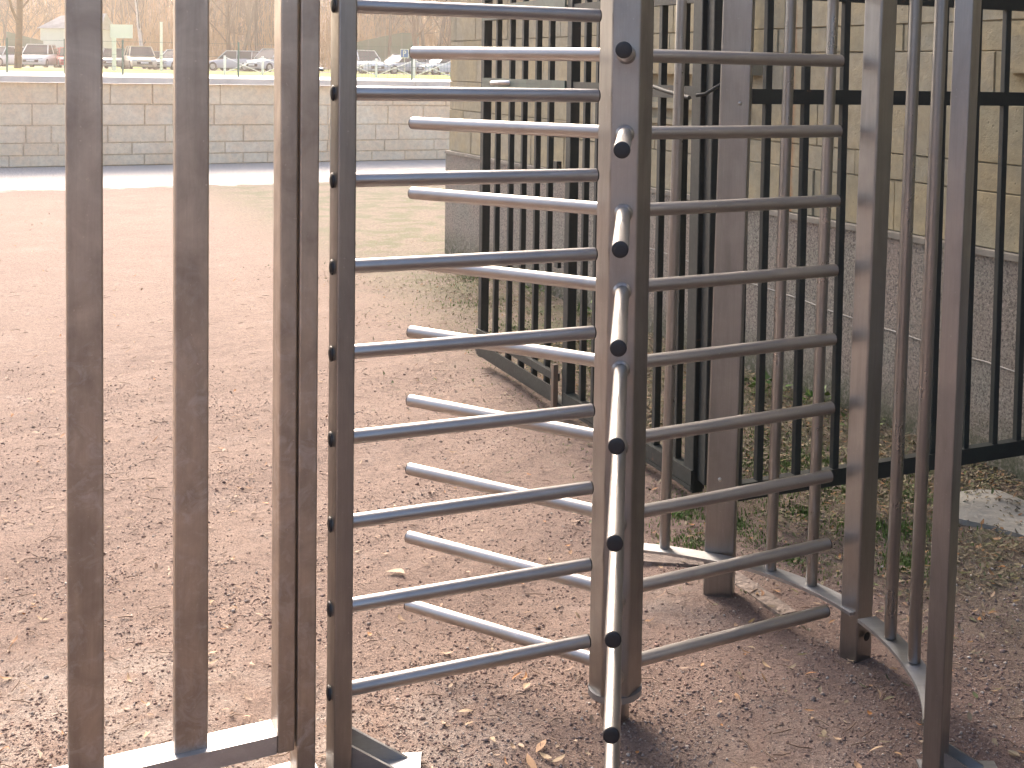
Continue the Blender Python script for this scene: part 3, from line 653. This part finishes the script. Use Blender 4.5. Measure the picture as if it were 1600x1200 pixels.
def weed(x, y, h, lab, nleaf=34):
    w_ = empty('weed', (x, y, 0), label=lab, cat='plant')
    m = MB(); ms = MB()
    for _ in range(nleaf):
        a = rng.random()*6.28; tilt_ = rng.uniform(.2, 1.2); l_ = rng.uniform(.3, 1)*h; d = Vector((math.cos(a)*math.sin(tilt_), math.sin(a)*math.sin(tilt_), math.cos(tilt_)))
        p = Vector((rng.normal(0, h*.35), rng.normal(0, h*.35), 0)); q = p+d*l_; sd_ = d.cross(Vector((0, 0, 1))).normalized()*l_*.22
        ms.tube([p, q], [.0012, .0008], 4, False)
        m.add([q-d*l_*.1, q+sd_, q+d*l_*.5-Vector((0, 0, l_*.15)), q-sd_], [(0, 1, 2, 3)])
    m.build('leaves', M_grass, w_); ms.build('stems', M_grass, w_)
weed(.63, 6.1, .11, 'bushy green weed at the wall foot behind the far cage post'); weed(1.03, 5.55, .09, 'small bright green weed at the wall foot between the right cage posts'); weed(-.38, 7.95, .11, 'green weed at the wall foot seen through the open gate leaf', 40); weed(-.75, 8.7, .12, 'grey green weed tuft near the far end of the stone wall', 30)
weed(.84, 5.85, .10, 'low leafy weed against the plinth behind the thin cage bars')

# ------------------------------------------------------------------ the street beyond
def car(name, x, y, rz, kindc, colr, label, sc_=1.0):
    L_, W_, H_ = kindc
    mat = bpy.data.materials.get(colr[0]) or simple(colr[0], colr[1], .3, amt=.05, bump=0, Coat_Weight=.6)
    c = empty(name, (x, y, 1.2), rz, label=label, cat='car', group='cars parked in the lot beyond the street')
    # side profile (x forward), half widths
    st = [(-.5, .34, .62), (-.485, .22, .78), (-.42, .2, .92), (-.30, .2, .95), (-.1, .2, .93), (.12, .2, .90), (.28, .2, .82), (.42, .2, .72), (.49, .22, .58), (.5, .34, .42)]
    m = MB(); nseg = 12
    rows = []
    for fx, zb, zt in st:
        ring = []
        zt_ = zt*(.98 if H_ < 1.6 else 1.08); w2 = W_/2*(1-.12*(abs(fx)*2)**6)
        for yy, zz in ((-.96, zb), (-1, zb+.12), (-1, (zb+zt_)/2+.05), (-.95, zt_-.03), (-.8, zt_), (0, zt_+.02), (.8, zt_), (.95, zt_-.03), (1, (zb+zt_)/2+.05), (1, zb+.12), (.96, zb)):
            ring.append((fx*L_, yy*w2, zz))
        rows.append(ring)
    vs = [p for r_ in rows for p in r_]; k_ = len(rows[0])
    fs = [(i*k_+j, (i+1)*k_+j, (i+1)*k_+(j+1) % k_, i*k_+(j+1) % k_) for i in range(len(rows)-1) for j in range(k_)]
    fs += [tuple(range(k_)), tuple((len(rows)-1)*k_+j for j in reversed(range(k_)))]
    m.add(vs, fs, True); body = m.build('body', mat, c)
    hb = .92 if H_ < 1.6 else 1.0
    def cab(x0, x1, xt0, xt1, z0, z1, inset, mt, nm, grow=0):
        m = MB(); a = [(x0, W_/2*.93), (x1, W_/2*.93)]; b = [(xt0, W_/2*.74), (xt1, W_/2*.74)]
        lo = [(x0*L_-grow, -W_/2*.93-grow, z0), (x1*L_+grow, -W_/2*.93-grow, z0), (x1*L_+grow, W_/2*.93+grow, z0), (x0*L_-grow, W_/2*.93+grow, z0)]
        hi = [(xt0*L_-grow, -W_/2*.76-grow, z1), (xt1*L_+grow, -W_/2*.76-grow, z1), (xt1*L_+grow, W_/2*.76+grow, z1), (xt0*L_-grow, W_/2*.76+grow, z1)]
        m.add(lo+hi, [(3, 2, 1, 0), (4, 5, 6, 7)]+[(i, (i+1) % 4, 4+(i+1) % 4, 4+i) for i in range(4)]); return m.build(nm, mt, c)
    xb = -.46 if H_ > 1.47 else -.38
    cab(xb, .24, xb+.07, .08, hb-.04, H_-.05, 0, M_glass, 'windows')
    m = MB(); m.prism(rrect((.08-xb-.07)*L_+.1, W_*.78, .1, 3), H_-.055, H_); rf = m.build('roof', mat, c, ((.08+xb+.07)/2*L_, 0, 0))
    for px in (-.36, -.02, .18):
        pass
    m = MB()
    for sy in (-1, 1):
        for xx in (-.14, xb+.03):
            m.tube([(xx*L_, sy*W_/2*.935, hb-.05), ((xx+.01)*L_, sy*W_/2*.765, H_-.03)], .035, 6)
        m.tube([(.235*L_, sy*W_/2*.93, hb-.05), (.08*L_, sy*W_/2*.76, H_-.03)], .04, 6)
    m.build('pillars', mat, c)
    for fx in (-.31, .32):
        for sy in (-1, 1):
            m = MB(); m.tube([(fx*L_, sy*(W_/2-.20), .32), (fx*L_, sy*(W_/2+.005), .32)], .32, 20); wh = m.build('wheel', M_tyre, c)
            m = MB(); m.tube([(fx*L_, sy*(W_/2+.006), .32), (fx*L_, sy*(W_/2+.012), .32)], .19, 14); m.build('rim', M_bolt, wh)
    for sy in (-1, 1):
        m = MB(); m.box(.475*L_, sy*W_*.34-.17, .60, .492*L_, sy*W_*.34+.17, .72); m.build('headlight', M_white, c)
        m = MB(); m.box(-.497*L_, sy*W_*.38-.12, .68, -.482*L_, sy*W_*.38+.12, .88); m.build('tail_light', simple('red_lamp', (.5, .02, .02), .3) if not bpy.data.materials.get('red_lamp') else bpy.data.materials['red_lamp'], c)
    m = MB(); m.box(.488*L_, -W_*.28, .36, .504*L_, W_*.28, .56); m.build('grille', M_black, c)
    m = MB(); m.box(.505*L_, -.26, .42, .51*L_, .26, .53); m.build('number_plate', M_white, c)
SED, HAT, SUV, VAN = (4.5, 1.76, 1.45), (4.0, 1.7, 1.5), (4.4, 1.82, 1.68), (4.8, 1.9, 1.95)
WH = ('white_car_paint', (.82, .82, .80)); SI = ('silver_car_paint', (.55, .55, .56)); GR = ('grey_car_paint', (.30, .31, .33)); RE = ('red_car_paint', (.55, .05, .05)); BE = ('cream_car_paint', (.72, .62, .44))
def cx_(px, Y): return (px-1006.8)/1921.8*Y
cars = [(2, 90, -100, HAT, WH, 'white hatchback at the far left edge of the car park'),
 (60, 89, -78, SUV, WH, 'white car facing the yard in front of the white kiosk'),
 (108, 90, -60, HAT, RE, 'red car half hidden by the leftmost railing bar'),
 (178, 91, -75, HAT, GR, 'grey car just right of the leftmost railing bar'),
 (218, 89, -60, SUV, BE, 'cream car facing the yard between the two wide railing bars'),
 (247, 101, -80, SED, GR, 'grey car parked in the row behind the cream car'),
 (276, 91, -110, HAT, WH, 'white car half hidden by the second wide railing bar'),
 (366, 90, 170, HAT, SI, 'silver hatchback side on between the second bar and the end post'),
 (392, 101, -70, SED, WH, 'white car in the rear row behind the silver hatchback'),
 (426, 89, -115, SUV, SI, 'silver car beside the panel end post'),
 (566, 88, -50, SUV, WH, 'white car beside the comb post in front of the green netting'),
 (628, 89, -130, SED, SI, 'silver car below the blue parking sign'),
 (668, 92, -80, SED, GR, 'grey car under the tip of the top rotor arm'),
 (694, 89, -140, HAT, WH, 'white car next to the stone building corner')]
for px, Y, rz, kc, col, lab in cars: car('parked_car', cx_(px, Y), Y, R(rz), kc, col, lab)

# trees
def tree_mesh(seed, H, r0, depth=5, spread=.55, first=.35, lean=0):
    rr = random.Random(seed); tr = MB(); cr = MB()
    def grow(p, d, l, r, lev):
        n = 4 if lev < 2 else 3; pts = [p]; rs = [r]; q = p.copy(); dd = d.copy()
        for i in range(n):
            dd = (dd+Vector((rr.gauss(0, .09), rr.gauss(0, .09), rr.gauss(0, .05)+.03))).normalized(); q = q+dd*l/n; pts.append(q.copy()); rs.append(r*(1-.62*(i+1)/n))
        (tr if lev == 0 else cr).tube(pts, rs, 9 if lev == 0 else (5 if lev < 3 else 3), False)
        if lev >= depth: return
        nb = {0: 13, 1: 7, 2: 5, 3: 4, 4: 3}.get(lev, 3)
        for b in range(nb):
            t_ = rr.uniform(first if lev == 0 else .2, 1); i = min(int(t_*n), n-1); bp = pts[i].lerp(pts[i+1], t_*n-i)
            ax = Vector((rr.gauss(0, 1), rr.gauss(0, 1), rr.gauss(0, .3))).normalized(); nd = (dd*rr.uniform(.5, 1)+ax*spread*1.6+Vector((0, 0, .25))).normalized()
            grow(bp, nd, l*rr.uniform(.36, .58), max(r*(1-.6*t_)*rr.uniform(.32, .5), .011), lev+1)
    grow(Vector((0, 0, 0)), Vector((lean, 0, 1)).normalized(), H, r0, 0)
    return tr, cr
def tree(name, x, y, meshes, rz, s_, label, cat='tree', group=None, z=1.2):
    t_ = empty(name, (x, y, z), rz, label=label, cat=cat, group=group); t_.scale = (s_, s_, s_)
    for me, nm in meshes: o = bpy.data.objects.new(nm, me); C.objects.link(o); o.parent = t_
    return t_
def proto(seed, H, r0, mat, mat2=None, **kw):
    tr, cr = tree_mesh(seed, H, r0, **kw); out = []
    for mm, nm, mt in ((tr, 'trunk', mat), (cr, 'crown', mat2 or mat)):
        me = bpy.data.meshes.new(nm); me.from_pydata(mm.v, [], mm.f); me.polygons.foreach_set('use_smooth', mm.smooth); me.materials.append(mt); out.append((me, nm))
    return out
TA = proto(1, 11, .22, M_bark2, first=.18); TB = proto(2, 13, .17, M_bark, first=.22, spread=.45); TC = proto(3, 14, .16, M_birch, M_bark, first=.2, spread=.35); TD = proto(4, 9, .11, M_bark, first=.1, spread=.5); TE = proto(6, 12, .15, M_bark2, first=.12, spread=.6)
tree('bare_tree', cx_(27, 70), 70, TA, 1, .95, 'bare tree with thick forked trunk at the far left of the car park')
tree('birch_tree', cx_(224, 104), 104, TC, 2, 1, 'white barked birch behind the cream car')
tree('bare_tree', cx_(272, 100), 100, TB, .4, 1.25, 'dark thick bare tree left of the second wide railing bar')
tree('birch_tree', cx_(281, 108), 108, TC, 4, .9, 'thin pale birch touching the second wide railing bar')
tree('bare_tree', cx_(354, 100), 100, TE, 3, 1, 'bare tree with slender trunk just right of the second wide railing bar')
tree('bare_tree', cx_(402, 102), 102, TB, 5, 1, 'bare tree rising behind the silver cars beside the panel end post')
tree('bare_tree', cx_(604, 110), 110, TB, 1.7, 1.0, 'dark bare tree standing in front of the green netting')
tree('bare_tree', cx_(655, 104), 104, TA, 2.6, 1.1, 'bare tree with curved trunk behind the grey car near the building corner')
tree('bare_tree', cx_(676, 110), 110, TB, .9, 1.2, 'pair of dark trunks close to the stone building corner')
tree('bare_tree', cx_(697, 108), 108, TE, .2, 1.2, 'bare tree directly beside the edge of the stone building')
rr = random.Random(77); k_ = 0
for i in range(54):
    px = rr.uniform(-60, 480) if i < 32 else rr.uniform(520, 730); Y = rr.uniform(124, 175)
    if 30 < px < 120 and Y < 150: Y += 30
    tree('bare_tree', cx_(px, Y), Y, rr.choice([TB, TD, TE, TA]), rr.uniform(0, 6.28), rr.uniform(.8, 1.3), 'leafless brown tree in the woodland far behind the car park', group='woodland trees far behind the car park')
# brushwood understorey (no one could count its twigs)
m = MB(); 
for i in range(5200):
    px = rr.uniform(-80, 740); Y = rr.uniform(128, 190); x = cx_(px, Y); h = rr.uniform(1.5, 9); p = Vector((x, Y, 1.2+rr.uniform(0, 4))); q = p+Vector((rr.gauss(0, .9), rr.gauss(0, .9), h)); m.tube([p, p.lerp(q, .5)+Vector((rr.gauss(0, .2), 0, 0)), q], [.05, .035, .012], 3, False)
tag(m.build('brushwood', island_mat('brown_twigs', [(.40, .20, .07), (.50, .27, .10), (.30, .15, .06)], .9)), 'dense brown brushwood filling the woodland behind the car park', 'brushwood', kind='stuff')
# far houses
def block(x0, x1, Y, z1, mat, label, floors, ncol, dep=14):
    b = empty('apartment_block', ((x0+x1)/2, Y, 1.2), label=label, cat='building'); W_ = x1-x0
    m = MB(); m.box(-W_/2, 0, 0, W_/2, dep, z1); m.build('wall', mat, b)
    m = MB(); m.box(-W_/2-.3, -.3, z1, W_/2+.3, dep+.3, z1+.5); m.build('roof', M_grey, b)
    for f_ in range(floors):
        for c_ in range(ncol):
            xx = -W_/2+W_*(c_+.5)/ncol; zz = 1.3+f_*3.0
            m = MB(); m.box(xx-.75, -.04, zz-.05, xx+.75, .02, zz+1.55); w_ = m.build('window', M_white, b)
            m = MB(); m.box(xx-.62, -.07, zz+.08, xx+.62, -.045, zz+1.42); m.build('pane', M_glass, w_)
block(cx_(-140, 215), cx_(215, 215), 215, 24, M_brickf, 'pink brick apartment block behind the bare trees at far left', 4, 9)
block(cx_(300, 230), cx_(560, 230), 230, 27, simple('pale_pink_render', (.62, .42, .38), .9, nscale=.3, amt=.15), 'pale pink apartment block behind the trees right of the second bar', 4, 7)
# kiosk
kx = cx_(95, 118); kq = empty('kiosk', (kx, 118, 1.2), label='white flat walled kiosk with grey sloping roof behind the white car', cat='kiosk')
m = MB(); m.box(-2.0, 0, 0, 3.6, 3.2, 3.6); m.build('wall', M_kiosk, kq)
m = MB(); m.add([(-2.2, -.3, 3.62), (3.8, -.3, 3.62), (3.8, 3.6, 3.62), (-2.2, 3.6, 3.62), (-.6, 1.2, 4.9), (3.8, 1.2, 5.2)], [(3, 2, 1, 0), (0, 1, 5, 4), (1, 2, 5), (2, 3, 4, 5), (3, 0, 4)]); m.build('roof', M_grey, kq)
m = MB(); m.box(.6, -.04, .1, 1.5, -.002, 2.2); m.build('door', M_grey, kq)
# billboard
bx = cx_(188, 66); bb = empty('sign_board', (bx, 66, 1.2), label='blank white rectangular board on a thick white post beside the leftmost bar', cat='sign')
m = MB(); m.box(-.56, -.03, 1.75, .62, .03, 2.48); m.build('panel', M_kiosk, bb)
m = MB(); m.box(-.5, .032, 0, -.3, .12, 2.3); m.build('post', M_white, bb)
wp = MB(); wx = cx_(251, 70); wp.tube([(0, 0, 0), (0, 0, 2.75)], .075, 12); wp.tube([(0, 0, 2.75), (0, 0, 2.8)], [.09, .09], 12)
tag(wp.build('white_pole', M_white, None, (wx, 70, 1.2)), 'plain white pole left of the second wide railing bar', 'pole')
# parking sign
ps = empty('parking_sign', (cx_(630.5, 60), 60, 1.2), label='square blue parking sign with white letter P on a thin pole', cat='sign')
m = MB(); m.tube([(0, .03, 0), (0, .03, 1.35)], .02, 8); m.build('pole', M_bolt, ps)
m = MB(); m.prism(rrect(.40, .02, .004, 2), .92, 1.36); pl_ = m.build('border', M_white, ps)
m = MB(); m.box(-.172, -.016, .95, .172, -.0105, 1.33); m.build('panel', M_blue, ps)
m = MB(); m.box(-.075, -.022, .99, -.03, -.017, 1.29)      # letter P: stem and bowl
for k in range(12):
    a0_, a1_ = R(-90+15*k), R(-90+15*(k+1)); cz, ro_, ri_ = 1.21, .08, .038
    P = [(-.0+ro_*math.cos(a0_), cz+ro_*math.sin(a0_)), (ro_*math.cos(a1_), cz+ro_*math.sin(a1_)), (ri_*math.cos(a1_), cz+ri_*math.sin(a1_)), (ri_*math.cos(a0_), cz+ri_*math.sin(a0_))]
    m.add([(x+.005, -.022, z) for x, z in P]+[(x+.005, -.017, z) for x, z in P], [(0, 1, 2, 3), (7, 6, 5, 4)]+[(i, 4+i, 4+(i+1) % 4, (i+1) % 4) for i in range(4)])
m.box(-.03, -.022, 1.248, .006, -.017, 1.29); m.box(-.03, -.022, 1.13, .006, -.017, 1.172); m.build('letter', M_white, ps)
# wire fence along the street
wf = empty('wire_fence', (0, 43, 1.2), label='low green wire mesh fence along the far side of the street', cat='fence')
px = -20; xs_ = []
x = cx_(-80, 43)
while x < cx_(760, 43):
    m = MB(); m.box(x-.025, -.025, 0, x+.025, .025, 1.22); m.build('fence_post', M_wire, wf); xs_.append(x); x += 2.02
def wires(x0, x1, name):
    m = MB(); x = x0
    while x < x1: m.box(x-.0035, -.0035, .06, x+.0035, .0035, 1.18); x += .11
    for z_ in (.08, .45, .8, 1.16): m.box(x0, -.009, z_-.005, x1, -.0045, z_+.005)
    return m.build(name, M_wire, wf)
wires(cx_(540, 43), cx_(760, 43), 'wire_mesh')
m = MB()
for z_ in (.3, .7, 1.16): m.box(cx_(-80, 43), -.006, z_-.004, cx_(500, 43), 0, z_+.004)
m.build('wire_strand', M_wire, wf)
# white cross-braced pedestrian railing
br = empty('pedestrian_railing', (0, 52, 1.2), label='white pedestrian railing with crossed bracing between road and parked cars', cat='railing')
x = cx_(350, 52)
while x < cx_(740, 52):
    if cx_(452, 52) < x < cx_(505, 52): x += 1.6; continue
    m = MB(); m.box(x-.04, -.04, 0, x+.04, .04, .82); m.build('railing_post', M_white, br)
    m = MB(); m.tube([(x+.06, .01, .12), (x+1.54, .01, .74)], .02, 6); m.tube([(x+.06, -.035, .74), (x+1.54, -.035, .12)], .02, 6); m.build('cross_brace', M_white, br)
    x += 1.6
# green sports netting
for (pa, pb, Y, h, lab) in ((548, 652, 120, 3.9, 'tall dark green netting screen behind the white and silver cars'), (10, 66, 112, 3.1, 'green netting screen beside the forked tree at the far left')):
    g_ = empty('netting_fence', (0, Y, 1.2), label=lab, cat='fence'); x0, x1 = cx_(pa, Y), cx_(pb, Y)
    nn = max(3, int((x1-x0)/1.4)); hs = [h*(.72+.28*min(1, i/nn*1.4)) if pa > 500 else h*(1-.25*i/nn) for i in range(nn+1)]
    for i in range(nn+1):
        xx = x0+(x1-x0)*i/nn; m = MB(); m.box(xx-.04, -.04, 0, xx+.04, .04, hs[i]); m.build('fence_post', M_wire, g_)
    m = MB()
    for i in range(nn):
        xa, xb = x0+(x1-x0)*i/nn+.045, x0+(x1-x0)*(i+1)/nn-.045
        m.add([(xa, -.01, .05), (xb, -.01, .05), (xb, -.01, hs[i+1]), (xa, -.01, hs[i]), (xa, .01, .05), (xb, .01, .05), (xb, .01, hs[i+1]), (xa, .01, hs[i])], [(0, 1, 2, 3), (7, 6, 5, 4), (0, 4, 5, 1), (1, 5, 6, 2), (2, 6, 7, 3), (3, 7, 4, 0)])
    m.build('netting', simple('green_net', (.015, .10, .06), .8, nscale=2, amt=.3), g_)

# ------------------------------------------------------------------ haze
hz = MB(); hz.box(-330, -330, -1.0, 330, 420, 31)
hm = bpy.data.materials.new('haze'); hm.use_nodes = True; ht = hm.node_tree; ht.nodes.remove(ht.nodes['Principled BSDF'])
pv = ht.nodes.new('ShaderNodeVolumePrincipled'); pv.inputs['Color'].default_value = (1, .91, .84, 1); pv.inputs['Density'].default_value = .0016; pv.inputs['Anisotropy'].default_value = .78
ht.links.new(pv.outputs[0], ht.nodes['Material Output'].inputs['Volume'])
ho = hz.build('haze', hm); ho['kind'] = 'stuff'; ho['label'] = 'pale warm daylight haze over the street and trees'; ho['category'] = 'haze'
